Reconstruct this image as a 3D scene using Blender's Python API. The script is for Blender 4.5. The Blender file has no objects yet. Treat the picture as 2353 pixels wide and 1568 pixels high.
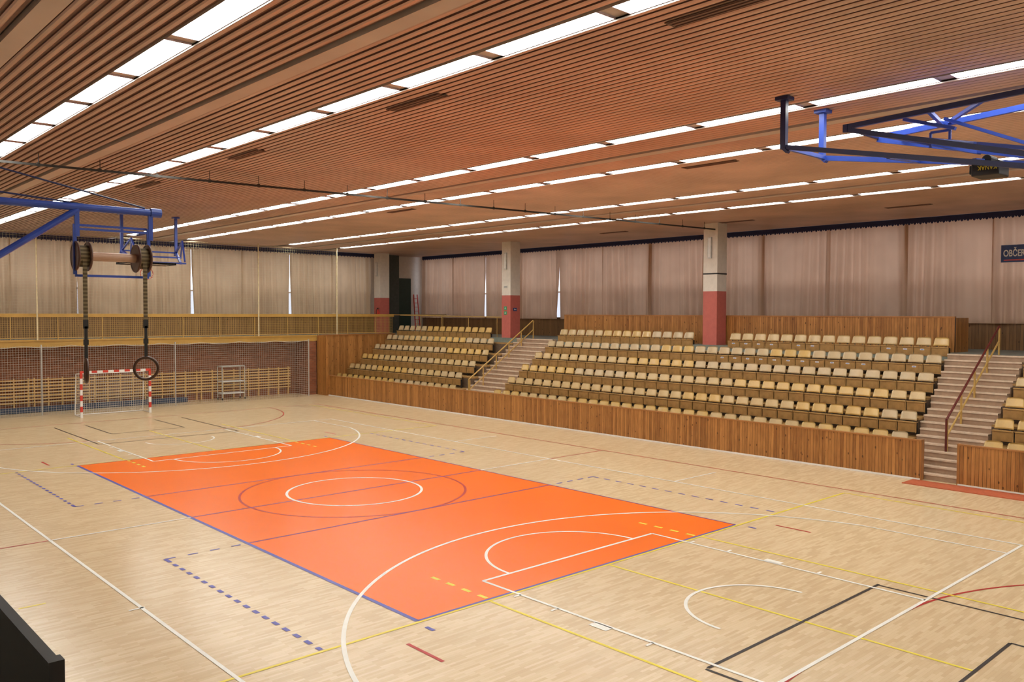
import bpy, math, random
from mathutils import Vector, Matrix
random.seed(7)
sc=bpy.context.scene
COL=sc.collection
sc.view_settings.view_transform='Standard'
sc.view_settings.look='None'
sc.view_settings.exposure=0.0
PI=math.pi

# ------------------------------------------------------------------ materials
MATS={}
def newmat(name):
    m=bpy.data.materials.new(name); m.use_nodes=True
    nt=m.node_tree; b=nt.nodes["Principled BSDF"]
    MATS[name]=m
    return m,nt,b
def N(nt,t,**kw):
    n=nt.nodes.new(t)
    for k,v in kw.items(): setattr(n,k,v)
    return n
def simple(name,col,rough=0.5,metal=0.0,var=0.12,scale=6.0,bump=0.0,emit=None,es=0.0,coat=0.0,spec=0.5):
    m,nt,b=newmat(name)
    b.inputs["Roughness"].default_value=rough; b.inputs["Metallic"].default_value=metal
    b.inputs["Specular IOR Level"].default_value=spec
    if coat: b.inputs["Coat Weight"].default_value=coat; b.inputs["Coat Roughness"].default_value=0.15
    tc=N(nt,"ShaderNodeTexCoord"); no=N(nt,"ShaderNodeTexNoise"); no.inputs["Scale"].default_value=scale; no.inputs["Detail"].default_value=4
    nt.links.new(tc.outputs["Object"],no.inputs["Vector"])
    r=N(nt,"ShaderNodeMapRange"); r.inputs[1].default_value=.3; r.inputs[2].default_value=.7; r.inputs[3].default_value=1-var; r.inputs[4].default_value=1+var
    nt.links.new(no.outputs["Fac"],r.inputs[0])
    mx=N(nt,"ShaderNodeVectorMath",operation='SCALE'); mx.inputs[0].default_value=col
    nt.links.new(r.outputs[0],mx.inputs["Scale"]); nt.links.new(mx.outputs[0],b.inputs["Base Color"])
    if bump:
        bu=N(nt,"ShaderNodeBump"); bu.inputs["Strength"].default_value=bump
        nt.links.new(no.outputs["Fac"],bu.inputs["Height"]); nt.links.new(bu.outputs[0],b.inputs["Normal"])
    if emit:
        b.inputs["Emission Color"].default_value=(*emit,1); b.inputs["Emission Strength"].default_value=es
    return m
def planks(name,axis,pitch,c1,c2,gap=(0.03,0.012,0.005),rough=0.35,knots=True):
    m,nt,b=newmat(name); L=nt.links.new
    g=N(nt,"ShaderNodeNewGeometry"); s=N(nt,"ShaderNodeSeparateXYZ"); L(g.outputs["Position"],s.inputs[0])
    dv=N(nt,"ShaderNodeMath",operation='DIVIDE'); L(s.outputs[axis],dv.inputs[0]); dv.inputs[1].default_value=pitch
    fl=N(nt,"ShaderNodeMath",operation='FLOOR'); L(dv.outputs[0],fl.inputs[0])
    fr=N(nt,"ShaderNodeMath",operation='FRACT'); L(dv.outputs[0],fr.inputs[0])
    wn=N(nt,"ShaderNodeTexWhiteNoise",noise_dimensions='1D'); L(fl.outputs[0],wn.inputs["W"])
    mp=N(nt,"ShaderNodeMapping"); L(g.outputs["Position"],mp.inputs[0])
    mp.inputs["Scale"].default_value=(9,9,1.2)
    ad=N(nt,"ShaderNodeVectorMath",operation='ADD'); L(mp.outputs[0],ad.inputs[0]); L(wn.outputs["Color"],ad.inputs[1])
    no=N(nt,"ShaderNodeTexNoise"); no.inputs["Scale"].default_value=2.2; no.inputs["Detail"].default_value=6; L(ad.outputs[0],no.inputs["Vector"])
    a=N(nt,"ShaderNodeMath",operation='MULTIPLY_ADD'); L(wn.outputs["Value"],a.inputs[0]); a.inputs[1].default_value=0.6
    hm=N(nt,"ShaderNodeMath",operation='MULTIPLY_ADD'); L(no.outputs["Fac"],hm.inputs[0]); hm.inputs[1].default_value=1.1; hm.inputs[2].default_value=-0.30
    L(hm.outputs[0],a.inputs[2])
    cr=N(nt,"ShaderNodeMix",data_type='RGBA'); cr.inputs[6].default_value=(*c1,1); cr.inputs[7].default_value=(*c2,1); L(a.outputs[0],cr.inputs[0])
    cur=cr.outputs[2]
    if knots:
        vo=N(nt,"ShaderNodeTexVoronoi"); vo.inputs["Scale"].default_value=1.0
        mp2=N(nt,"ShaderNodeMapping"); mp2.inputs["Scale"].default_value=(5.5,5.5,3.0); L(g.outputs["Position"],mp2.inputs[0]); L(mp2.outputs[0],vo.inputs["Vector"])
        k=N(nt,"ShaderNodeMath",operation='LESS_THAN'); L(vo.outputs["Distance"],k.inputs[0]); k.inputs[1].default_value=0.12
        k2=N(nt,"ShaderNodeMath",operation='MULTIPLY'); L(k.outputs[0],k2.inputs[0]); k2.inputs[1].default_value=0.8
        mk_=N(nt,"ShaderNodeMix",data_type='RGBA'); L(k2.outputs[0],mk_.inputs[0]); L(cur,mk_.inputs[6]); mk_.inputs[7].default_value=(c1[0]*.3,c1[1]*.25,c1[2]*.2,1); cur=mk_.outputs[2]
    lt=N(nt,"ShaderNodeMath",operation='LESS_THAN'); L(fr.outputs[0],lt.inputs[0]); lt.inputs[1].default_value=0.08
    m2=N(nt,"ShaderNodeMix",data_type='RGBA'); L(lt.outputs[0],m2.inputs[0]); L(cur,m2.inputs[6]); m2.inputs[7].default_value=(*gap,1)
    L(m2.outputs[2],b.inputs["Base Color"]); b.inputs["Roughness"].default_value=rough
    return m

def floor_mat():
    m,nt,b=newmat("parquet"); L=nt.links.new
    g=N(nt,"ShaderNodeNewGeometry"); s=N(nt,"ShaderNodeSeparateXYZ"); L(g.outputs["Position"],s.inputs[0])
    c=N(nt,"ShaderNodeCombineXYZ"); L(s.outputs["X"],c.inputs["X"]); L(s.outputs["Y"],c.inputs["Y"])
    br=N(nt,"ShaderNodeTexBrick"); L(c.outputs[0],br.inputs["Vector"])
    br.inputs["Scale"].default_value=1.0; br.inputs["Brick Width"].default_value=0.36; br.inputs["Row Height"].default_value=0.052
    br.inputs["Mortar Size"].default_value=0.0007; br.inputs["Bias"].default_value=0.0
    br.offset=0.37; br.offset_frequency=2
    br.inputs["Color1"].default_value=(0.59,0.43,0.25,1); br.inputs["Color2"].default_value=(0.70,0.535,0.335,1); br.inputs["Mortar"].default_value=(0.47,0.33,0.18,1)
    mp=N(nt,"ShaderNodeMapping"); mp.inputs["Scale"].default_value=(1.2,14,1); L(g.outputs["Position"],mp.inputs[0])
    no=N(nt,"ShaderNodeTexNoise"); no.inputs["Scale"].default_value=1.6; no.inputs["Detail"].default_value=5; L(mp.outputs[0],no.inputs["Vector"])
    r=N(nt,"ShaderNodeMapRange"); r.inputs[3].default_value=0.94; r.inputs[4].default_value=1.05; L(no.outputs["Fac"],r.inputs[0])
    v=N(nt,"ShaderNodeVectorMath",operation='SCALE'); L(br.outputs["Color"],v.inputs[0]); L(r.outputs[0],v.inputs["Scale"])
    L(v.outputs[0],b.inputs["Base Color"]); b.inputs["Roughness"].default_value=0.23
    b.inputs["Specular IOR Level"].default_value=0.5
    return m
def brick_mat():
    m,nt,b=newmat("red_brick"); L=nt.links.new
    g=N(nt,"ShaderNodeNewGeometry"); s=N(nt,"ShaderNodeSeparateXYZ"); L(g.outputs["Position"],s.inputs[0])
    ad=N(nt,"ShaderNodeMath",operation='ADD'); L(s.outputs["X"],ad.inputs[0]); L(s.outputs["Y"],ad.inputs[1])
    c=N(nt,"ShaderNodeCombineXYZ"); L(ad.outputs[0],c.inputs["X"]); L(s.outputs["Z"],c.inputs["Y"])
    br=N(nt,"ShaderNodeTexBrick"); L(c.outputs[0],br.inputs["Vector"]); br.inputs["Scale"].default_value=1
    br.inputs["Brick Width"].default_value=0.3; br.inputs["Row Height"].default_value=0.1; br.inputs["Mortar Size"].default_value=0.007
    br.inputs["Color1"].default_value=(0.20,0.06,0.025,1); br.inputs["Color2"].default_value=(0.29,0.095,0.04,1); br.inputs["Mortar"].default_value=(0.22,0.12,0.07,1)
    L(br.outputs["Color"],b.inputs["Base Color"]); b.inputs["Roughness"].default_value=0.8
    return m
def terrazzo():
    m,nt,b=newmat("pink_terrazzo"); L=nt.links.new
    g=N(nt,"ShaderNodeNewGeometry")
    vo=N(nt,"ShaderNodeTexVoronoi"); vo.inputs["Scale"].default_value=28; L(g.outputs["Position"],vo.inputs["Vector"])
    cr=N(nt,"ShaderNodeValToRGB"); L(vo.outputs["Color"],cr.inputs[0])
    e=cr.color_ramp.elements; e[0].color=(0.38,0.245,0.16,1); e[1].color=(0.56,0.40,0.275,1); e[0].position=.15; e[1].position=.6
    L(cr.outputs[0],b.inputs["Base Color"]); b.inputs["Roughness"].default_value=0.5
    return m
def curtain_mat(name,col):
    m,nt,b=newmat(name); L=nt.links.new
    b.inputs["Roughness"].default_value=0.95; b.inputs["Specular IOR Level"].default_value=0.05
    g=N(nt,"ShaderNodeNewGeometry"); no=N(nt,"ShaderNodeTexNoise"); no.inputs["Scale"].default_value=0.8; L(g.outputs["Position"],no.inputs["Vector"])
    r=N(nt,"ShaderNodeMapRange"); r.inputs[3].default_value=.82; r.inputs[4].default_value=1.15; L(no.outputs["Fac"],r.inputs[0])
    v=N(nt,"ShaderNodeVectorMath",operation='SCALE'); v.inputs[0].default_value=col; L(r.outputs[0],v.inputs["Scale"]); L(v.outputs[0],b.inputs["Base Color"])
    t=N(nt,"ShaderNodeBsdfTranslucent"); L(v.outputs[0],t.inputs["Color"])
    mx=N(nt,"ShaderNodeMixShader"); mx.inputs[0].default_value=0.28
    L(b.outputs[0],mx.inputs[1]); L(t.outputs[0],mx.inputs[2]); L(mx.outputs[0],nt.nodes["Material Output"].inputs[0])
    return m
def strap_mat():
    m,nt,b=newmat("webbing_strap"); L=nt.links.new
    g=N(nt,"ShaderNodeNewGeometry"); s=N(nt,"ShaderNodeSeparateXYZ"); L(g.outputs["Position"],s.inputs[0])
    a=N(nt,"ShaderNodeMath",operation='MULTIPLY'); L(s.outputs["Z"],a.inputs[0]); a.inputs[1].default_value=28
    f=N(nt,"ShaderNodeMath",operation='FRACT'); L(a.outputs[0],f.inputs[0])
    l=N(nt,"ShaderNodeMath",operation='LESS_THAN'); L(f.outputs[0],l.inputs[0]); l.inputs[1].default_value=.45
    mx=N(nt,"ShaderNodeMix",data_type='RGBA'); L(l.outputs[0],mx.inputs[0]); mx.inputs[6].default_value=(.10,.07,.035,1); mx.inputs[7].default_value=(.22,.16,.08,1)
    L(mx.outputs[2],b.inputs["Base Color"]); b.inputs["Roughness"].default_value=.8
    return m
PARQ=floor_mat()
ORANGE=simple("orange_court_paint",(0.88,0.155,0.0),0.27,var=.03,scale=.4,spec=.25)
WHITE=simple("white_line_paint",(0.80,0.78,0.72),0.35,var=.03)
BLUEL=simple("blue_line_paint",(0.07,0.065,0.36),0.35,var=.03)
PURP=simple("purple_line_paint",(0.17,0.015,0.16),0.35,var=.03,spec=.3)
REDL=simple("red_line_paint",(0.42,0.015,0.01),0.35,var=.03,spec=.3)
YELL=simple("yellow_line_paint",(0.78,0.62,0.03),0.35,var=.03)
BLACKL=simple("black_line_paint",(0.02,0.012,0.01),0.4,var=.03,spec=.3)
WOODB=planks("barrier_planks",1,0.1,(0.20,0.07,0.015),(0.52,0.235,0.065))
WOODX=planks("end_wall_planks",0,0.1,(0.20,0.07,0.015),(0.52,0.235,0.065))
WOODD=planks("dark_wainscot_planks",0,0.12,(0.17,0.09,0.035),(0.29,0.165,0.07))
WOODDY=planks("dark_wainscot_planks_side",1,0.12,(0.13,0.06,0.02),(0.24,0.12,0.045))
BRICK=brick_mat(); TERR=terrazzo()
CURT_F=curtain_mat("beige_curtain_cloth",(0.53,0.385,0.25))
CURT_R=curtain_mat("rose_beige_curtain_cloth",(0.56,0.375,0.26))
SLAT=simple("brown_lacquered_slat",(0.53,0.36,0.285),0.32,metal=.25,var=.16,scale=.5)
GROOVE=simple("dark_slat_groove",(0.17,0.085,0.06),0.6)
CHAN=simple("beige_ceiling_channel",(0.50,0.42,0.37),0.45,var=.1,scale=.7)
DARK=simple("dark_gap",(0.04,0.022,0.018),0.7)
VENT=simple("brown_vent_grille",(0.09,0.05,0.035),0.6)
LAMP=simple("lamp_diffuser_glow",(0.9,0.9,0.95),0.4,emit=(0.98,1.0,0.93),es=18.5)
HOUS=simple("lamp_housing_metal",(0.60,0.50,0.58),0.4,metal=.2)
BEIGE=simple("beige_seat_shell",(0.56,0.42,0.24),0.22,var=.12,coat=.4,scale=3)
AMBER=simple("amber_seat_shell",(0.62,0.40,0.13),0.2,var=.12,coat=.5,scale=3)
TAN=simple("tan_seat_shell",(0.58,0.41,0.19),0.22,var=.12,coat=.4,scale=3)
SEATP=simple("brown_plywood_pan",(0.34,0.19,0.062),0.4,var=.18,scale=5)
SEATL=simple("light_plywood_edge",(0.46,0.28,0.10),0.4,var=.1)
STEEL=simple("dark_steel",(0.05,0.045,0.04),0.45,metal=.6)
CREAM=simple("cream_wall_paint",(0.70,0.64,0.57),0.7,var=.05)
SALMON=simple("red_column_paint",(0.48,0.12,0.095),0.55,var=.06)
TIER=simple("tier_concrete_brown",(0.12,0.075,0.045),0.7,var=.2)
PLAT=simple("grey_green_linoleum",(0.18,0.20,0.17),0.5)
OCHRE=simple("ochre_painted_wood",(0.48,0.28,0.065),0.4,var=.08,scale=2)
OCHRM=simple("ochre_metal_tube",(0.50,0.31,0.09),0.4,var=.05)
NETW=simple("pale_net_cord",(0.52,0.47,0.39),0.8)
NETY=simple("tan_net_cord",(0.50,0.42,0.27),0.8)
ROPE=simple("cream_rope",(0.70,0.58,0.36),0.8)
BATTEN=simple("yellow_batten_wood",(0.70,0.42,0.14),0.4,var=.12,scale=3)
NAVY=simple("navy_valance_cloth",(0.02,0.025,0.09),0.8)
BLUE=simple("blue_steel_paint",(0.035,0.08,0.42),0.35,var=.08)
BLUED=simple("dark_blue_steel_paint",(0.012,0.02,0.10),0.35,var=.08)
BLACK=simple("matte_black",(0.012,0.011,0.011),0.5)
RUBBER=simple("dark_ring_wood",(0.07,0.03,0.015),0.3)
ROLLER=simple("pink_beech_roller",(0.55,0.33,0.22),0.35)
SPOOL=simple("brown_spool_flange",(0.10,0.045,0.03),0.35)
STRAP=strap_mat()
REDP=simple("red_paint",(0.62,0.05,0.03),0.4)
WHITEP=simple("white_paint",(0.78,0.75,0.72),0.4,var=.04)
GNET=simple("goal_net_cord",(0.58,0.54,0.48),0.7)
BRUST=simple("rust_red_mat",(0.42,0.09,0.03),0.8,var=.15,scale=12)
SKYW=simple("bright_window_glass",(0.6,0.7,0.9),0.2,emit=(0.80,0.87,1.0),es=1.9)
SKYD=simple("lower_window_glass",(0.5,0.6,0.8),0.2,emit=(0.78,0.85,1.0),es=.9)
GREEN=simple("dark_green_door",(0.02,0.045,0.035),0.5)
GREY=simple("grey_green_pier",(0.06,0.07,0.06),0.6)
SIGNB=simple("navy_sign_face",(0.015,0.04,0.16),0.4)
SIGNG=simple("green_sign_face",(0.02,0.3,0.12),0.4)
GALV=simple("galvanised_tube",(0.55,0.54,0.52),0.35,metal=.5)
YTXT=simple("yellow_lettering",(0.60,0.48,0.03),0.5)
MATB=simple("blue_gym_mat",(0.03,0.05,0.10),0.7)

# ------------------------------------------------------------------ mesh builder
class MB:
    def __init__(s): s.v=[]; s.f=[]; s.m=[]
    def quad(s,a,b,c,d,m=0):
        i=len(s.v); s.v+= [tuple(a),tuple(b),tuple(c),tuple(d)]; s.f.append((i,i+1,i+2,i+3)); s.m.append(m)
    def box(s,x0,x1,y0,y1,z0,z1,m=0):
        i=len(s.v)
        s.v+=[(x0,y0,z0),(x1,y0,z0),(x1,y1,z0),(x0,y1,z0),(x0,y0,z1),(x1,y0,z1),(x1,y1,z1),(x0,y1,z1)]
        for f in [(0,3,2,1),(4,5,6,7),(0,1,5,4),(1,2,6,5),(2,3,7,6),(3,0,4,7)]:
            s.f.append(tuple(i+k for k in f)); s.m.append(m)
    def tube(s,p,q,r,m=0,n=10,r2=None):
        p=Vector(p); q=Vector(q); d=(q-p)
        if d.length<1e-6: return
        d.normalize(); a=d.orthogonal().normalized(); b=d.cross(a); i=len(s.v); r2=r if r2 is None else r2
        for P,R in ((p,r),(q,r2)):
            for k in range(n):
                t=2*PI*k/n; s.v.append(tuple(P+a*(R*math.cos(t))+b*(R*math.sin(t))))
        for k in range(n):
            s.f.append((i+k,i+(k+1)%n,i+n+(k+1)%n,i+n+k)); s.m.append(m)
        s.f.append(tuple(i+n-1-k for k in range(n))); s.m.append(m)
        s.f.append(tuple(i+n+k for k in range(n))); s.m.append(m)
    def path(s,pts,r,m=0,n=8):
        for a,b in zip(pts[:-1],pts[1:]): s.tube(a,b,r,m,n)
    def bar(s,p,q,w,h,m=0):
        p=Vector(p); q=Vector(q); d=(q-p).normalized()
        up=Vector((0,0,1)) if abs(d.z)<.95 else Vector((1,0,0))
        a=d.cross(up).normalized(); b=a.cross(d); i=len(s.v)
        for P in (p,q):
            for x,y in ((-1,-1),(1,-1),(1,1),(-1,1)): s.v.append(tuple(P+a*(x*w/2)+b*(y*h/2)))
        for f in [(0,1,5,4),(1,2,6,5),(2,3,7,6),(3,0,4,7),(3,2,1,0),(4,5,6,7)]:
            s.f.append(tuple(i+k for k in f)); s.m.append(m)
    def torus(s,c,R,r,ax,m=0,N_=40,n=10):
        c=Vector(c); ax=Vector(ax).normalized(); a=ax.orthogonal().normalized(); b=ax.cross(a); i=len(s.v)
        for k in range(N_):
            t=2*PI*k/N_; e=a*math.cos(t)+b*math.sin(t)
            for j in range(n):
                u=2*PI*j/n; s.v.append(tuple(c+e*(R+r*math.cos(u))+ax*(r*math.sin(u))))
        for k in range(N_):
            for j in range(n):
                s.f.append((i+k*n+j,i+((k+1)%N_)*n+j,i+((k+1)%N_)*n+(j+1)%n,i+k*n+(j+1)%n)); s.m.append(m)
def make(mb,name,mats,parent=None,smooth=False,label=None,cat=None,kind=None,group=None,origin=None,bevel=0):
    me=bpy.data.meshes.new(name)
    if origin is None:
        xs=[v[0] for v in mb.v]; ys=[v[1] for v in mb.v]; zs=[v[2] for v in mb.v]
        origin=((min(xs)+max(xs))/2,(min(ys)+max(ys))/2,min(zs))
    o=Vector(origin)
    me.from_pydata([(v[0]-o.x,v[1]-o.y,v[2]-o.z) for v in mb.v],[],mb.f)
    for m in mats: me.materials.append(m)
    me.polygons.foreach_set("material_index",mb.m)
    if smooth: me.polygons.foreach_set("use_smooth",[True]*len(mb.f))
    me.update()
    ob=bpy.data.objects.new(name,me); COL.objects.link(ob); ob.location=o
    if bevel:
        bm=ob.modifiers.new("bevel","BEVEL"); bm.width=bevel; bm.segments=2; bm.limit_method='ANGLE'
    if parent is not None:
        ob.parent=parent; ob.matrix_parent_inverse=Matrix.Translation(-parent.location)
    if label: ob["label"]=label
    if cat: ob["category"]=cat
    if kind: ob["kind"]=kind
    if group: ob["group"]=group
    return ob
def empty(name,loc,label,cat,group=None):
    e=bpy.data.objects.new(name,None); e.empty_display_size=.2; COL.objects.link(e); e.location=loc
    e["label"]=label; e["category"]=cat
    if group: e["group"]=group
    return e
def text_part(name,body,size,loc,rot,mat,parent,extr=.004,align='LEFT',sx=1.0,bold=0.0):
    cu=bpy.data.curves.new(name+"_c","FONT"); cu.body=body; cu.size=size; cu.extrude=extr; cu.align_x=align; cu.offset=bold
    t=bpy.data.objects.new(name+"_tmp",cu); COL.objects.link(t)
    dg=bpy.context.evaluated_depsgraph_get(); me=bpy.data.meshes.new_from_object(t.evaluated_get(dg))
    bpy.data.objects.remove(t); me.materials.clear(); me.materials.append(mat)
    for p in me.polygons: p.material_index=0
    me.transform(Matrix.Diagonal((sx,1,1,1)))
    ob=bpy.data.objects.new(name,me); COL.objects.link(ob); ob.parent=parent
    ob.matrix_parent_inverse=Matrix.Translation(-parent.location); ob.location=loc; ob.rotation_euler=rot
    return ob

# ------------------------------------------------------------------ camera
P=Vector((-12.2739,-19.6426,4.8576)); yaw,pit,rol=0.7434,-0.0336,0.0028
f=Vector((math.sin(yaw)*math.cos(pit),math.cos(yaw)*math.cos(pit),math.sin(pit)))
rt=Vector((math.cos(yaw),-math.sin(yaw),0)); up=rt.cross(f)
c,s=math.cos(rol),math.sin(rol); rt2=c*rt+s*up; up2=-s*rt+c*up
cd=bpy.data.cameras.new("camera"); co=bpy.data.objects.new("camera",cd); COL.objects.link(co)
M=Matrix((rt2,up2,-f)).transposed().to_4x4(); M.translation=P; co.matrix_world=M
cd.sensor_width=36; cd.sensor_fit='HORIZONTAL'; cd.lens=1934.4/2353*36; cd.clip_start=.05; cd.clip_end=300
sc.camera=co

XL,XR,YN,YF=-14.5,23.2,-24.0,28.2
ZC=8.7; ZP=3.5
# ------------------------------------------------------------------ floor with markings
F=MB()
FM=[PARQ,ORANGE,WHITE,BLUEL,PURP,REDL,YELL,BLACKL]
O_,W_,B_,PU,R_,Y_,K_=1,2,3,4,5,6,7
F.box(XL,XR,YN,YF,-0.2,0,0)
ZM={1:.002,6:.003,5:.0035,4:.004,3:.0045,7:.005,2:.006}
def rect(x0,x1,y0,y1,z,m): F.quad((x0,y0,z),(x1,y0,z),(x1,y1,z),(x0,y1,z),m)
def line(x0,y0,x1,y1,w,m,z=None):
    z=ZM[m] if z is None else z
    d=Vector((x1-x0,y1-y0)).normalized(); n=Vector((-d.y,d.x))*w/2
    F.quad((x0+n.x,y0+n.y,z),(x0-n.x,y0-n.y,z),(x1-n.x,y1-n.y,z),(x1+n.x,y1+n.y,z),m)
def arc(cx,cy,r,a0,a1,w,m,z=None,n=72):
    z=ZM[m]+.0002 if z is None else z
    for k in range(n):
        t0=math.radians(a0+(a1-a0)*k/n); t1=math.radians(a0+(a1-a0)*(k+1)/n)
        F.quad(*[(cx+R*math.cos(t),cy+R*math.sin(t),z) for R,t in ((r-w/2,t0),(r+w/2,t0),(r+w/2,t1),(r-w/2,t1))],m)
def dash(x0,y0,x1,y1,w,m,on,off,z=None):
    L=math.hypot(x1-x0,y1-y0); t=0
    while t<L:
        e=min(L,t+on); a,b=t/L,e/L
        line(x0+(x1-x0)*a,y0+(y1-y0)*a,x0+(x1-x0)*b,y0+(y1-y0)*b,w,m,z); t+=on+off
rect(-4.5,4.5,-9,9,.002,O_)
line(-4.5,-9,-4.5,9,.08,B_); line(4.5,-9,4.5,9,.05,PU); line(-4.5,9,4.5,9,.05,PU); line(-4.5,-9,4.5,-9,.05,B_)
for y in (-3,0,3): line(-4.5,y,4.5,y,.06,PU,.0043)
line(-7.5,0,-4.5,0,.06,W_); line(4.5,0,7.5,0,.06,W_)
line(-10.1,0,-7.5,0,.05,R_); line(7.5,0,10.1,0,.05,R_)
arc(0,0,1.8,0,360,.07,W_); arc(0,0,3.0,0,360,.065,R_,.0042)
for sx in (-1,1):
    line(sx*7.5,-14,sx*7.5,14,.06,W_)
    line(sx*10.15,-20,sx*10.15,20,.05,R_)
for sy in (-1,1):
    line(-7.5,sy*14,7.5,sy*14,.06,W_)
    line(-2.45,sy*8.2,2.45,sy*8.2,.065,W_)
    by=sy*12.4
    a=math.degrees(math.acos(6.6/6.75))
    if sy<0: arc(0,by,6.75,a,180-a,.07,W_)
    else: arc(0,by,6.75,180+a,360-a,.07,W_)
    for sx in (-1,1):
        line(sx*6.6,by-sy*6.75*math.sin(math.radians(a)),sx*6.6,sy*14,.055,W_)
        line(sx*2.45,sy*8.2,sx*2.45,sy*14,.06,W_)
        for yy in (9.2,10.1,12.05): line(sx*2.45,sy*yy,sx*2.62,sy*yy,.05,W_)
        line(sx*2.54,sy*10.92,sx*2.54,sy*11.28,.17,W_)
        line(sx*5.15,sy*9.65,sx*5.15,sy*10.5,.06,R_)
        dash(sx*3.0,sy*7.4,sx*3.0,sy*9.0,.08,Y_,.22,.22,.0052)
        line(sx*4.55,sy*9.3,sx*4.55,sy*9.5,.07,B_)
    if sy<0: arc(0,by,1.25,0,180,.06,W_); arc(0,-8.2,1.8,0,180,.06,W_)
    else: arc(0,by,1.25,180,360,.06,W_); arc(0,8.2,1.8,180,360,.06,W_)
    line(-9.6,sy*9.06,9.7,sy*9.06,.055,Y_,.0042)
    for x in (-3.05,0,3.05): line(x,sy*9.1,x,sy*15.6,.055,Y_,.0042)
    gy=sy*20
    for sx in (-1,1):
        if sy<0: a0,a1=(0,90) if sx>0 else (90,180)
        else: a0,a1=(270,360) if sx>0 else (180,270)
        arc(sx*1.5,gy,6,a0,a1,.05,R_,None,40)
    line(-10.15,gy,10.15,gy,.05,R_)
    line(-2.6,sy*13.1,2.7,sy*13.1,.055,K_)
    for sx in (-1,1):
        line(sx*2.65,sy*13.1,sx*2.65,sy*19,.05,K_)
        line(sx*1.45,sy*15.6,sx*1.45,sy*19,.05,K_)
    line(-1.45,sy*15.6,1.45,sy*15.6,.05,K_)
    line(-6.2,sy*3,-6.2,sy*3.1,.08,B_)
    dash(-6.2,sy*3.1,-6.2,sy*9,.075,B_,.17,.17)
    dash(-6.2,sy*3,-4.5,sy*3,.055,B_,.2,.25)
    dash(6.3,sy*3,4.5,sy*3,.06,B_,.22,.22)
    dash(6.3,sy*3,6.3,sy*9,.06,B_,.22,.22)
    line(7.5,sy*5.05,9.6,sy*5.05,.05,W_)
    line(-7.7,sy*5.5,-7.45,sy*5.5,.05,W_)
line(9.7,-9.06,9.7,-20,.055,Y_); line(9.7,9.06,9.7,20,.045,Y_)
line(-9.0,-4.2,-8.6,-4.2,.05,Y_)
make(F,"floor",FM,kind="structure",origin=(0,0,0))

# ------------------------------------------------------------------ ceiling
STR=[-7.55,-3.9,2.35,5.5,11.0,14.5]
C=MB()
def cslab(x0,x1,z,m): C.quad((x0,YN,z),(x0,YF,z),(x1,YF,z),(x1,YN,z),m)
def cside(x,z0,z1,m): C.quad((x,YN,z0),(x,YF,z0),(x,YF,z1),(x,YN,z1),m)
zones=sorted([(x-.215,x+.215,'L') for x in STR]+[(x-.19,x+.19,'C') for x in (-9.3,-5.7,3.95,12.75)])
x=XL; pitch=.17; RC=.055
def slats(x0,x1):
    n=max(1,round((x1-x0)/pitch)); p=(x1-x0)/n
    for i in range(n):
        a=x0+i*p; b=a+p*.62; e=a+p; w=b-a
        C.quad((a,YN,ZC+.02),(a,YF,ZC+.02),(a+w*.2,YF,ZC+.003),(a+w*.2,YN,ZC+.003),0)
        C.quad((a+w*.2,YN,ZC+.003),(a+w*.2,YF,ZC+.003),(a+w*.5,YF,ZC-.004),(a+w*.5,YN,ZC-.004),0)
        C.quad((a+w*.5,YN,ZC-.004),(a+w*.5,YF,ZC-.004),(a+w*.8,YF,ZC+.003),(a+w*.8,YN,ZC+.003),0)
        C.quad((a+w*.8,YN,ZC+.003),(a+w*.8,YF,ZC+.003),(b,YF,ZC+.02),(b,YN,ZC+.02),0)
        cside(a,ZC+.02,ZC+.045,1); cside(b,ZC+.02,ZC+.045,1)
        cslab(b,e,ZC+.045,1)
for a,b,t in zones:
    slats(x,a)
    if t=='L':
        cside(a,ZC,ZC+RC,2); cside(b,ZC,ZC+RC,2); cslab(a,b,ZC+RC,2)
    else:
        cslab(a,a+.045,ZC+.08,3); cslab(b-.045,b,ZC+.08,3); cslab(a+.045,b-.045,ZC-.015,2)
        cside(a+.045,ZC-.015,ZC+.08,2); cside(b-.045,ZC-.015,ZC+.08,2)
    x=b
slats(x,XR)
C.box(XL,XR,YN,YF,ZC+.15,ZC+.3,3)
make(C,"ceiling",[SLAT,GROOVE,CHAN,DARK],kind="structure",origin=(0,0,ZC))

# ------------------------------------------------------------------ walls
def wallbox(name,x0,x1,y0,y1,z0,z1,mat):
    b=MB(); b.box(x0,x1,y0,y1,z0,z1); return make(b,name,[mat],kind="structure")
wallbox("wall_right",XR,XR+.2,YN,YF+.2,0,ZC+.1,CREAM)
wallbox("wall_left",XL-.2,XL,YN,YF+.2,0,ZC+.1,CREAM)
wallbox("wall_near",XL,XR,YN-.2,YN,0,ZC+.1,CREAM)
wallbox("wall_far",XL,XR,YF,YF+.2,0,ZC+.1,CREAM)
wallbox("wall_brick",XL,13.0,26.3,26.6,0,ZP-.3,BRICK)
wallbox("wall_brick_side",12.3,12.88,24.8,26.3,0,ZP-.36,BRICK)
wallbox("baseboard_right",22.95,XR,YN,27.9,ZP,4.6,WOODDY)
wallbox("baseboard_far",XL,19.8,27.95,YF,ZP,4.62,WOODD)
wallbox("trim_1",19.95,20.75,27.6,YF,ZP,ZC,GREY)
wallbox("door_1",21.1,22.1,28.12,YF,ZP,7.2,GREEN)
YE=[27.6,20.9,14.4,7.8,1.3,-5.2,-11.7,-18.2]
wn=1
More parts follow.
